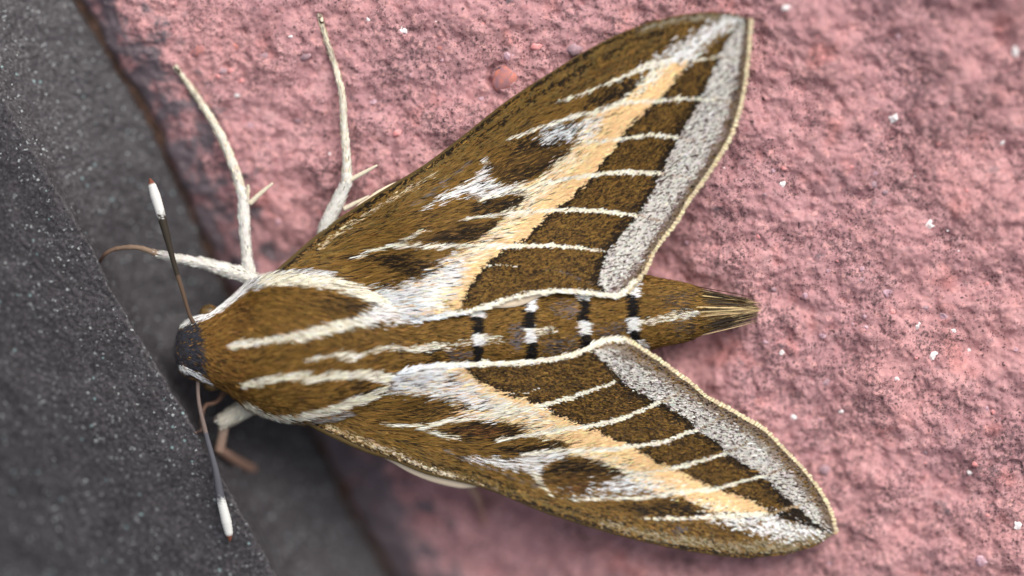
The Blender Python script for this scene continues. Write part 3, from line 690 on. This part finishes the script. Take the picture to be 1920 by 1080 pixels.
def blades(name, root, d, nrm, length, width, lift, droop, col, parent, prof, roll=0.4):
    """thin tapering hairs / scales as one mesh. prof: list of (fraction along, relative width)"""
    n = len(root)
    d = d / np.linalg.norm(d, axis=1)[:, None]
    side = np.cross(d, nrm); side /= np.linalg.norm(side, axis=1)[:, None]
    a = rng.normal(0, roll, n)[:, None]
    side = side * np.cos(a) + nrm * np.sin(a)
    rows = []
    for t, w in prof:
        h = lift * t - droop * t * t
        c = root + d * (length * t)[:, None] + nrm * h[:, None]
        if w == 0: rows.append(c[:, None, :])
        else: rows.append(np.stack([c - side * (width * w / 2)[:, None], c + side * (width * w / 2)[:, None]], 1))
    P = np.concatenate(rows, 1); m = P.shape[1]
    base = np.arange(n)[:, None] * m
    fs = []; k = 0
    for r in range(len(prof) - 1):
        if prof[r + 1][1] == 0: fs.append(('t', [k, k + 1, k + 2]))
        else: fs.append(('q', [k, k + 1, k + 3, k + 2]))
        k += 2
    quads = np.concatenate([base + np.array(q) for ty, q in fs if ty == 'q']) if any(t == 'q' for t, _ in fs) else np.zeros((0, 4), int)
    tris = np.concatenate([base + np.array(q) for ty, q in fs if ty == 't']) if any(t == 't' for t, _ in fs) else np.zeros((0, 3), int)
    C = np.repeat(col, m, 0)
    return mesh(name, W(P.reshape(-1, 3)), [quads, tris], M_HAIR, parent, C, True, kind='stuff')

HAIR = [(0, 0.7), (0.35, 1.0), (0.75, 0.6), (1.0, 0)]
SCALE = [(0, 0.6), (0.6, 1.0), (1.0, 0.55)]

def vary(col, n, amt=0.16):
    return np.clip(col * np.exp(rng.normal(0, amt, (n, 1)) + rng.normal(0, 0.04, (n, 3))), 0, 0.95)

def make_wing(name, costa, trail, outl, outer, layers, upper, label):
    nu, nv = 150, 50
    A = resample(costa, nu); B = resample(trail, nu)
    v = np.linspace(0, 1, nv)[None, :, None]
    G2 = A[:, None, :] * (1 - v) + B[:, None, :] * v
    X, Y = G2[..., 0].ravel(), G2[..., 1].ravel(); Z = wing_z(X, Y, upper)
    top = np.stack([X, Y, Z], -1); bot = top.copy(); bot[:, 2] -= 2.5
    # rolled, thicker leading edge
    i = np.arange(nu * nv).reshape(nu, nv)
    f = np.stack([i[:-1, :-1], i[1:, :-1], i[1:, 1:], i[:-1, 1:]], -1).reshape(-1, 4)
    n0 = nu * nv
    rim = np.concatenate([i[:, 0], i[-1, 1:], i[::-1, -1][1:], i[0, ::-1][1:-1]])
    sidef = np.stack([rim, np.roll(rim, -1), np.roll(rim, -1) + n0, rim + n0], -1)
    col = paint(layers, X, Y, BROWN)
    sgn = 1 if upper else -1
    ff = f if upper else f[:, ::-1]
    wing = mesh(name, W(np.vstack([top, bot])), [ff, (f + n0)[:, ::-1] if upper else f + n0, sidef], M_SKIN, moth, np.vstack([col, col]), True, label=label)
    # leading-edge rib: a thin tapered tube along the costa
    rib = resample(costa, 90); rib = np.column_stack([rib, wing_z(rib[:, 0], rib[:, 1], upper) - 1.0])
    rad = np.interp(np.linspace(0, 1, 90), [0, .05, .15, .7, 1], [1.5, 4, 5, 3.5, 1.6])
    tube('leading_edge', rib, rad, lambda p: paint([('S', costa, DARK, .5, 6, 6, 4)], p[:, 0], p[:, 1], OLIVE * 0.8), M_SKIN, wing)
    # --- scales and hairs
    x0, y0 = np.min(outl, 0); x1, y1 = np.max(outl, 0)
    N = 380000
    x, y = rng.uniform(x0, x1, N), rng.uniform(y0, y1, N)
    m = sdf(x, y, outl) > -1; x, y = x[m], y[m]
    # how hairy: long at the base, short scales outside the tan band
    dd, sd2, fr = seg_dist(x, y, UW_TAN_D if upper else LW_TAN_D)
    distal = np.where(sd2 > 0, 1, -1) * (1 if upper else -1) * dd     # + outside the tan band
    costal, _, _ = seg_dist(x, y, costa)
    base = np.hypot(x - (640 if upper else 640), y - (560 if upper else 760))
    hairy = np.clip(1.25 - base / 620, 0.12, 1) * (1 - smooth01(distal, -25, 5)) * (0.35 + 0.65 * smooth01(costal, 10, 70))
    hairy = np.where(costal < 16, 0.1, hairy)
    L = 7 + 30 * hairy + rng.exponential(1, len(x)) * 2.5
    keep = rng.random(len(x)) < np.clip(1.0 - 0.72 * hairy, 0.2, 1)
    x, y, L, hairy, distal, costal = [q[keep] for q in (x, y, L, hairy, distal, costal)]
    n = len(x)
    if upper:
        inn = np.maximum(0, 600 - 0.08 * (x - 560) - y)
        ang = 6 + 24 * smooth01(inn, 0, 330) + 5 * (1 - smooth01(costal, 10, 60))
        ang = ang + np.where(distal > 0, 8, 0)
    else:
        ang = 9 - 33 * (1 - smooth01(costal, 15, 110)) - 8 * smooth01(costal, 140, 240)
        ang = ang - np.where(distal > 0, 12, 0)
    ang = np.radians(ang + 9 * gnoise(x / 70, y / 70, 44) + rng.normal(0, 7, n))
    dx, dy = np.cos(ang), -np.sin(ang)
    e = 4.0
    z = wing_z(x, y, upper)
    gx = (wing_z(x + e, y, upper) - z) / e; gy = (wing_z(x, y + e, upper) - z) / e
    d = np.stack([dx, dy, gx * dx + gy * dy], -1)
    nr = np.stack([-gx, -gy, np.ones(n)], -1); nr /= np.linalg.norm(nr, axis=1)[:, None]
    sx = x + 0.25 * L * dx; sy = y + 0.25 * L * dy       # colour by where it mostly lies
    hard = rng.random((n, 23))
    c = paint(layers, sx, sy, BROWN, hard)
    # salt and pepper
    grey_d = sdf(sx, sy, (UW_GREY_I + UW_GREY_O[::-1]) if upper else (LW_GREY_I + LW_GREY_O[::-1]))
    r = rng.random(n); clump = gnoise(x / 7, y / 7, 77)
    lum = c.mean(1)
    c = np.where(((grey_d > 0) & (r + 0.25 * clump < 0.26))[:, None], lin(84, 66, 62), c)
    c = np.where(((grey_d <= 0) & (distal > 6) & (lum < .2) & (r + 0.3 * clump < 0.22))[:, None], DARK, c)
    c = np.where(((distal < -25) & (lum > .35) & (r < 0.09))[:, None], DARK, c)
    c = np.where(((distal < -10) & (lum < .2) & (r < 0.16))[:, None], DARK * 1.3, c)
    c = np.where(((distal < -10) & (lum < .2) & (r > 0.93))[:, None], lin(146, 110, 58), c)
    c = vary(c, n, np.where(hairy > .3, .22, .15)[:, None])
    root = np.stack([x - 0.25 * L * dx, y - 0.25 * L * dy, z + 0.4 + rng.random(n) * 1.6], -1)
    ok = inside(root[:, 0], root[:, 1], outl) | (hairy > 0.5)
    tipx, tipy = root[:, 0] + L * dx, root[:, 1] + L * dy
    out_tip = ~inside(tipx, tipy, outl)
    L = np.where(out_tip, np.minimum(L, 7), L)
    long_ = hairy > 0.22
    for sel, prof, wd, nm in ((long_ & ok, HAIR, 1.7, 'hair_coat'), (~long_ & ok, SCALE, 2.9, 'scale_coat')):
        k = sel.sum()
        if k: blades(nm, root[sel], d[sel], nr[sel], L[sel], np.full(k, wd) * rng.uniform(.75, 1.25, k), 1.4 + 0.10 * L[sel] * rng.random(k), 0.04 * L[sel], c[sel], wing, prof, 0.3)
    # --- fringe along the outer margin
    ol = resample(outer, 700); tg = np.gradient(ol, axis=0); tg /= np.linalg.norm(tg, axis=1)[:, None]
    nout = np.stack([-tg[:, 1], tg[:, 0]], -1) * (-1 if not upper else 1)
    cen = np.mean(outl, 0)
    if ((ol - cen) * nout).sum(1).mean() < 0: nout = -nout
    rows = []
    for off, ln, cc, k in ((-10, 10, lin(128, 106, 82), 2200), (-4, 11 if upper else 12, FRINGE, 3600), (1.5, 10 if upper else 9, lin(232, 214, 176), 1500)):
        q = rng.integers(0, 700, k); p = ol[q] + nout[q] * off; dirn = nout[q] + 0.35 * tg[q] * (1 if upper else 1) + rng.normal(0, .12, (k, 2))
        wv = 0.9 + 0.1 * np.sin(q * 0.42 + 3 * np.sin(q * .05)) + 0.12 * gnoise(q / 9.0, q * 0.0, 3)
        zz = wing_z(p[:, 0], p[:, 1], upper) + 1.5 + rng.random(k)
        rows.append((np.column_stack([p, zz]), np.column_stack([dirn, np.zeros(k)]), ln * wv * rng.uniform(.8, 1.15, k), vary(np.tile(cc, (k, 1)), k, .2) * (0.84 + 0.22 * np.sin(q * 0.75 + 3 * np.sin(q * .05)))[:, None]))
    R, Dd, Ll, Cc = [np.concatenate(t) for t in zip(*rows)]
    blades('fringe', R, Dd, np.tile([0., 0, 1], (len(R), 1)), Ll, np.full(len(R), 2.3), np.full(len(R), 0.6), np.full(len(R), 1.5), Cc, wing, SCALE, 0.35)
    # --- pale hairs along the hind edge
    hl = resample(trail[:(15 if upper else 12)], 900); k = 3200
    q = rng.integers(0, 900, k); tg = np.gradient(hl, axis=0); tg /= np.linalg.norm(tg, axis=1)[:, None]
    no = np.stack([-tg[:, 1], tg[:, 0]], -1); sg = 1 if upper else -1
    o = rng.normal(0, 1.7, k)
    o = o * (0.6 + 0.9 * np.clip(gnoise(q / 40.0, q * 0.0, 8) + .5, 0, 1.3))
    p = hl[q] + no[q] * o[:, None]
    dirn = tg[q] + sg * no[q] * rng.uniform(-.15, .45, k)[:, None]
    fr = q / 900
    cc = np.where((rng.random(k) < np.clip(1.5 - 3.2 * fr, 0, 1))[:, None], COOL, CREAM)
    zz = wing_z(p[:, 0], p[:, 1], upper) + 1.2 + rng.random(k) * 1.6
    blades('hind_edge_hair', np.column_stack([p, zz]), np.column_stack([dirn, np.zeros(k)]), np.tile([0., 0, 1], (k, 1)), rng.uniform(8, 15, k), np.full(k, 1.7), rng.uniform(.3, 1.6, k), np.full(k, 1.2), vary(cc, k, .2), wing, HAIR, .4)
    return wing

def tube(name, path, rad, colf, mat, parent, seg=12, bumps=0.0, **props):
    path = np.asarray(path, float); n = len(path); rad = np.broadcast_to(np.asarray(rad, float), (n,)).copy()
    t = np.gradient(path, axis=0); t /= np.linalg.norm(t, axis=1)[:, None]
    up = np.array([0., 0, 1]); a = np.cross(t, up); a /= np.linalg.norm(a, axis=1)[:, None]; b = np.cross(a, t)
    th = np.linspace(0, 2 * np.pi, seg, endpoint=False)
    r = rad[:, None] * (1 + bumps * rng.standard_normal((n, seg)))
    P = path[:, None, :] + a[:, None, :] * (np.cos(th)[None] * r)[..., None] + b[:, None, :] * (np.sin(th)[None] * r)[..., None]
    P = P.reshape(-1, 3); i = np.arange(n * seg).reshape(n, seg); j = np.roll(i, -1, 1)
    f = np.stack([i[:-1], i[1:], j[1:], j[:-1]], -1).reshape(-1, 4)
    P = np.vstack([P, path[0] - t[0] * rad[0] * .5, path[-1] + t[-1] * rad[-1] * .5])
    c0 = np.array([[i[0, k], i[0, (k + 1) % seg], n * seg] for k in range(seg)]); c1 = np.array([[i[-1, (k + 1) % seg], i[-1, k], n * seg + 1] for k in range(seg)])
    return mesh(name, W(P), [f[:, ::-1], c0[:, ::-1], c1[:, ::-1]], mat, parent, colf(P), True, **props)

wing_up = make_wing('forewing', UW_COSTA, UW_TRAIL, UW_OUT, UW_OUTER, UW_L, True, 'brown forewing with cream diagonal band and grey outer margin')
wing_lo = make_wing('forewing', LW_COSTA, LW_TRAIL, LW_OUT, LW_OUTER, LW_L, False, 'brown forewing with cream diagonal band and grey outer margin')

def make_hindwing(outl, upper):
    p = resample(outl + [outl[0]], 160)[:-1]; cen = p.mean(0)
    rings = np.linspace(1, 0, 14)[:-1]
    Q = np.concatenate([cen + (p - cen) * r for r in rings] + [cen[None]])
    z = wing_z(Q[:, 0], Q[:, 1], upper) - 5 - 2 * np.hypot(*(Q - cen).T) / 200
    k = len(p); i = np.arange(13 * k).reshape(13, k); j = np.roll(i, -1, 1)
    f = np.stack([i[:-1], i[1:], j[1:], j[:-1]], -1).reshape(-1, 4)
    t = np.stack([i[-1], np.full(k, 13 * k), j[-1]], -1)
    top = np.column_stack([Q, z]); bot = top - [0, 0, 2.0]; n0 = len(top)
    e = np.stack([i[0], j[0], j[0] + n0, i[0] + n0], -1)
    d = sdf(Q[:, 0], Q[:, 1], outl)
    col = np.where((d < 26)[:, None], lin(238, 218, 190), lin(196, 132, 118))
    hw = mesh('hindwing', W(np.vstack([top, bot])), [f, t, (f + n0)[:, ::-1], (t + n0)[:, ::-1], e], M_SKIN, moth, np.vstack([col, col]), True)
    return hw
make_hindwing([(620, 480), (664, 393), (687, 373), (712, 355), (752, 338), (810, 330), (900, 340), (1000, 400), (1060, 480), (1040, 540), (1000, 562), (978, 572), (945, 577), (860, 575), (740, 560)], True)
make_hindwing([(640, 770), (690, 838), (739, 869), (768, 886), (804, 901), (840, 911), (874, 915), (930, 905), (1000, 880), (1060, 800), (1040, 710), (980, 700), (860, 705), (740, 740)], False)

# --- fur of head, thorax and abdomen
def make_fur():
    N = 105000
    u, th = rng.uniform(0, 1, N) ** 0.9, rng.uniform(-1.75, 1.75, N)
    p, nr = body_pt(u, th)
    dens = np.interp(p[:, 0], [326, 400, 640, 760, 1000, 1350], [.7, .95, 1, .8, .7, .5])
    k = rng.random(N) < dens; p, nr, u, th = p[k], nr[k], u[k], th[k]; n = len(p)
    x, y = p[:, 0], p[:, 1]
    ax = np.interp(x, BS[:, 0], BS[:, 1])
    off = (y - ax)
    thor = smooth01(x, 420, 470) * (1 - smooth01(x, 690, 760))
    slope = np.where(off < -8, 0.24, -0.30) * thor * (1 - smooth01(np.abs(off), 85, 120))        # fur of the thorax leans to the midline
    slope += np.where(np.abs(off) > 95, -np.sign(off) * 0.18, 0) * smooth01(x, 560, 660) * 0 + (1 - smooth01(x, 400, 470)) * np.sign(off) * 0.35
    slope += -0.10 * smooth01(x, 720, 800)
    slope += 0.25 * gnoise(x / 45, y / 45, 31) + rng.normal(0, .10, n)
    d = np.stack([np.ones(n), slope, np.zeros(n)], -1)
    d -= nr * (d * nr).sum(1)[:, None]; d /= np.linalg.norm(d, axis=1)[:, None]
    L = np.interp(x, [326, 380, 430, 520, 680, 760, 900, 1150, 1350], [7, 11, 18, 27, 30, 24, 15, 15, 18]) * rng.uniform(.7, 1.3, n)
    sx, sy = x + .3 * L * d[:, 0], y + .3 * L * d[:, 1]
    c = paint(BODY_L, sx, sy, BROWN, rng.random((n, 29)))
    r = rng.random(n); lum = c.mean(1)
    c = np.where(((lum < .2) & (r < .15))[:, None], DARK * 1.2, c); c = np.where(((lum < .2) & (lum > .05) & (r > .9))[:, None], lin(160, 118, 62), c)
    c = np.where(((lum > .4) & (r < .05) & (x < 780))[:, None], DBROWN, c)
    c = vary(c, n, .2)
    root = p + nr * 0.3 - d * (.25 * L)[:, None] * 0
    blades('fur', root, d, nr, L, rng.uniform(1.3, 2.2, n), 2.0 + .16 * L * rng.random(n) + 1.5 * thor, .08 * L, c, body, HAIR, .45)
make_fur()

def make_tail():
    n = 3000
    q = rng.uniform(-1, 1, n); x = rng.uniform(1262, 1325, n)
    c_y = np.interp(x, BS[:, 0], BS[:, 1]); hw = np.interp(x, BS[:, 0], BS[:, 2]); zc = np.interp(x, BS[:, 0], BS[:, 3]); hh = np.interp(x, BS[:, 0], BS[:, 4])
    y = c_y + q * hw * .97; z = zc + hh * np.sqrt(1 - (q * .97) ** 2) * rng.uniform(0.1, 1.02, n)
    tip = np.column_stack([rng.normal(1398, 22, n).clip(1340, 1430), 579 + q * 16 + rng.normal(0, 3, n), rng.normal(4, 4, n)])
    tip[:, 0] -= np.abs(q) * 55 * rng.random(n)
    root = np.column_stack([x, y, z]); v = tip - root; L = np.linalg.norm(v, axis=1)
    st = (np.abs(q - 0.12) < .13) | (rng.random(n) < .25)
    c = np.where(st[:, None], STRAW, np.where((rng.random(n) < .65)[:, None], lin(52, 42, 32), lin(96, 74, 44)))
    nr = np.tile([0., 0.0, 1.], (n, 1)); nr[:, 1] = q * .5; nr /= np.linalg.norm(nr, axis=1)[:, None]
    o = blades('tail_brush', root, v, nr, L, rng.uniform(1.5, 2.4, n), .1 * L, .1 * L, vary(c, n, .18), moth, [(0, .6), (.3, 1), (.7, .8), (1, 0)], .5)
    del o['kind']
make_tail()

# --- eyes
for cx, cy, cz in ((392, 588, -20), (398, 716, -24)):
    v = ICO_V * (20, 18, 22) + (cx, cy, cz)
    mesh('eye', W(v), ICO_F, M_EYE, moth)

# --- antennae
def antenna(path, label, stem, shaft):
    n_ = 150; pth = resample(path, n_); fr = np.linspace(0, 1, n_)
    rad = np.interp(fr, [0, .1, .5, .78, .88, .95, .985, 1], [4.2, 3.4, 5.2, 8.6, 9.6, 7.6, 3.4, 0.9])
    rad = rad * (1 + .045 * (np.arange(n_) % 3 == 0))
    def colf(p):
        d = np.array([fr[np.argmin(((pth - q) ** 2).sum(1))] for q in p])
        c = np.where((d < .35)[:, None], stem, shaft)
        w = smooth01(d + rng.normal(0, .012, len(d)), .73, .77)[:, None]
        c = c * (1 - w) + lin(212, 212, 208) * w
        w = smooth01(d, .955, .965)[:, None]
        return c * (1 - w) + lin(120, 74, 58) * w
    return tube('antenna', pth, rad, colf, M_SKIN, moth, 14, label=label)
antenna([(368, 612, 8), (356, 592, 14), (344, 552, 20), (328, 500, 22), (312, 440, 20), (300, 396, 16), (289, 360, 13), (281, 334, 12)], 'dark club-shaped antenna with white end', lin(92, 74, 60), lin(52, 46, 38))
antenna([(374, 700, -20), (371, 722, -8), (374, 760, 4), (388, 820, 12), (404, 880, 14), (413, 930, 8), (424, 975, 2), (430, 1004, -3), (431, 1016, -6)], 'grey club-shaped antenna with white end lying over the dark block', lin(112, 98, 92), lin(84, 84, 90))

# --- legs
PALE, LEGW, LTAN = lin(220, 210, 186), lin(224, 221, 213), lin(168, 126, 104)
def sz(x, y, up=4): return float(stone_z(np.array([float(x)]), np.array([float(y)]))[0]) + up
def kz(x, y, up=4): return float(slab_z(np.array([float(x)]), np.array([float(y)]))[0]) + up
def legtube(name, path, radii, c0, c1, parent, n=60, dark_tip=False, label=None):
    p = resample(path, n); r = np.interp(np.linspace(0, 1, n), np.linspace(0, 1, len(radii)), radii)
    def colf(P):
        d = np.linalg.norm(P - p[0], axis=1) / np.linalg.norm(p[-1] - p[0])
        w = np.clip(d, 0, 1)[:, None]; c = c0 * (1 - w) + c1 * w
        c = c * (1 - .12 * np.clip(gnoise(P[:, 0] / 9 + P[:, 2] / 7, P[:, 1] / 9, 15), 0, 1))[:, None]
        if dark_tip: c = np.where((d > .955)[:, None], lin(60, 44, 36), c)
        return c
    if name == 'tarsus': r = r * (1 + .16 * np.clip(np.sin(np.linspace(0, 5 * 2 * np.pi, n)), 0, 1) ** 3)
    o = tube(name, p, r, colf, M_LEG, parent, 12, .05)
    if label: o['label'] = label
    return o
def leg_fuzz(leg, path, radii, col, count):
    p = resample(path, 200); t = np.gradient(p, axis=0); t /= np.linalg.norm(t, axis=1)[:, None]
    q = rng.integers(0, 200, count); r = np.interp(q / 199, np.linspace(0, 1, len(radii)), radii)
    a = np.cross(t, [0, 0, 1.]); a /= np.linalg.norm(a, axis=1)[:, None]; b = np.cross(a, t)
    th = rng.uniform(0, 2 * np.pi, count)
    nr = a[q] * np.cos(th)[:, None] + b[q] * np.sin(th)[:, None]
    c = vary(np.where((rng.random(count) < .07)[:, None], lin(160, 150, 138), col), count, .12)
    blades('leg_scales', p[q] + nr * (r * .97)[:, None], t[q] + .12 * nr, nr, rng.uniform(6, 11, count), np.full(count, 2.4), np.full(count, .9), np.full(count, .3), c, leg, SCALE, .4)

# hind leg beside the raised forewing
P1 = [(640, 540, -40), (615, 470, -30), (608, 435, -24), (630, 385, -14), (650, 342, -6)]
lg = legtube('leg', P1, [15, 14, 13, 13, 10], LEGW, LEGW, moth); leg_fuzz(lg, P1, [15, 14, 13, 13, 10], LEGW, 500)
P2 = [(650, 345, -6), (650, 300, -4), (645, 232, -4), (641, 175, -2), (627, 120, sz(627, 120, 7)), (612, 75, sz(612, 75, 5)), (600, 32, sz(600, 32, 3))]
ts = legtube('tarsus', P2, [10, 8, 6.5, 6, 5, 4.5, 3.5], LEGW, PALE, lg, 80, True); leg_fuzz(ts, P2, [10, 8, 6.5, 6, 5, 4.5, 3.5], PALE, 500)
legtube('spur', [(655, 338, -4), (680, 325, 0), (707, 310, 4)], [5, 4, 2], PALE, PALE, lg, 20)
legtube('spur', [(645, 392, -14), (668, 380, -12), (692, 368, -10)], [5, 4, 2.5], PALE, PALE, lg, 20)
# middle leg
P1 = [(500, 560, -40), (472, 520, -26), (462, 470, -24), (458, 410, -24), (455, 360, -26)]
lg = legtube('leg', P1, [13, 11, 10, 11, 10], LEGW, LEGW, moth); leg_fuzz(lg, P1, [13, 11, 10, 11, 10], LEGW, 400)
P2 = [(456, 372, -26), (441, 320, -26), (421, 270, -28), (408, 243, -30), (385, 205, sz(385, 205, 10)), (360, 168, sz(360, 168, 7)), (330, 127, sz(330, 127, 4))]
ts = legtube('tarsus', P2, [9, 8.5, 8, 7.5, 6, 5, 4], LEGW, PALE, lg, 80, True); leg_fuzz(ts, P2, [9, 8.5, 8, 7.5, 6, 5, 4], PALE, 400)
legtube('spur', [(468, 382, -22), (488, 363, -20), (511, 344, -18)], [5, 4.2, 2.2], PALE, PALE, lg, 20)
legtube('spur', [(462, 372, -24), (465, 358, -20), (465, 347, -17)], [5, 4, 2.5], PALE, PALE, lg, 16)
# front leg reaching the ridge of the block
P1 = [(500, 545, -34), (468, 520, -26), (420, 505, -26), (378, 492, -24)]
lg = legtube('leg', P1, [15, 14, 13, 9], LEGW, LEGW, moth); leg_fuzz(lg, P1, [15, 14, 13, 9], LEGW, 400)
P2 = [(385, 495, -24), (340, 486, -20), (292, 475, -14)]
tb = legtube('tibia', P2, [9, 8, 6], LEGW, LEGW, lg); leg_fuzz(tb, P2, [9, 8, 6], LEGW, 200)
legtube('tarsus', [(296, 476, -14), (262, 465, -8), (235, 464, -4), (212, 468, 0), (197, 477, 3), (187, 491, kz(187, 491, 2))], [6, 5, 4.6, 4.4, 4, 3], lin(150, 128, 108), lin(80, 60, 50), lg, 50)
# far side: front leg curled by the antenna, bent middle leg, hind leg under the lowered forewing
lg = legtube('leg', [(430, 715, -52), (412, 748, -40), (400, 756, -34), (388, 758, -32)], [8, 6, 4, 4], lin(120, 92, 76), lin(110, 84, 70), moth, 30)
legtube('tarsus', [(390, 757, -32), (381, 768, -30), (378, 790, -30), (378, 806, -34), (366, 812, kz(366, 812, 2))], [4, 4, 4, 3, 2.5], lin(110, 84, 70), lin(96, 80, 76), lg, 30)
P1 = [(510, 725, -46), (470, 758, -40), (440, 777, -42), (415, 792, -46)]
lg = legtube('leg', P1, [20, 19, 18, 14], lin(196, 192, 176), lin(200, 194, 178), moth); leg_fuzz(lg, P1, [20, 19, 18, 14], lin(196, 192, 178), 400)
legtube('tibia', [(420, 788, -46), (418, 812, -58), (411, 845, -70)], [10, 9, 9], lin(176, 154, 138), lin(160, 132, 116), lg)
legtube('tarsus', [(411, 842, -70), (440, 862, kz(440, 862, 12)), (477, 880, kz(477, 880, 4))], [9, 8, 6.5], lin(160, 130, 114), lin(146, 114, 98), lg)
lg = legtube('leg', [(800, 800, -45), (850, 860, -62), (880, 905, -92)], [11, 10, 9], lin(196, 172, 150), lin(190, 160, 140), moth)
legtube('tarsus', [(878, 902, -91), (895, 932, -125), (903, 955, sz(903, 955, 6)), (908, 985, sz(908, 985, 3))], [8, 7, 6, 4], lin(190, 158, 138), lin(176, 132, 122), lg)
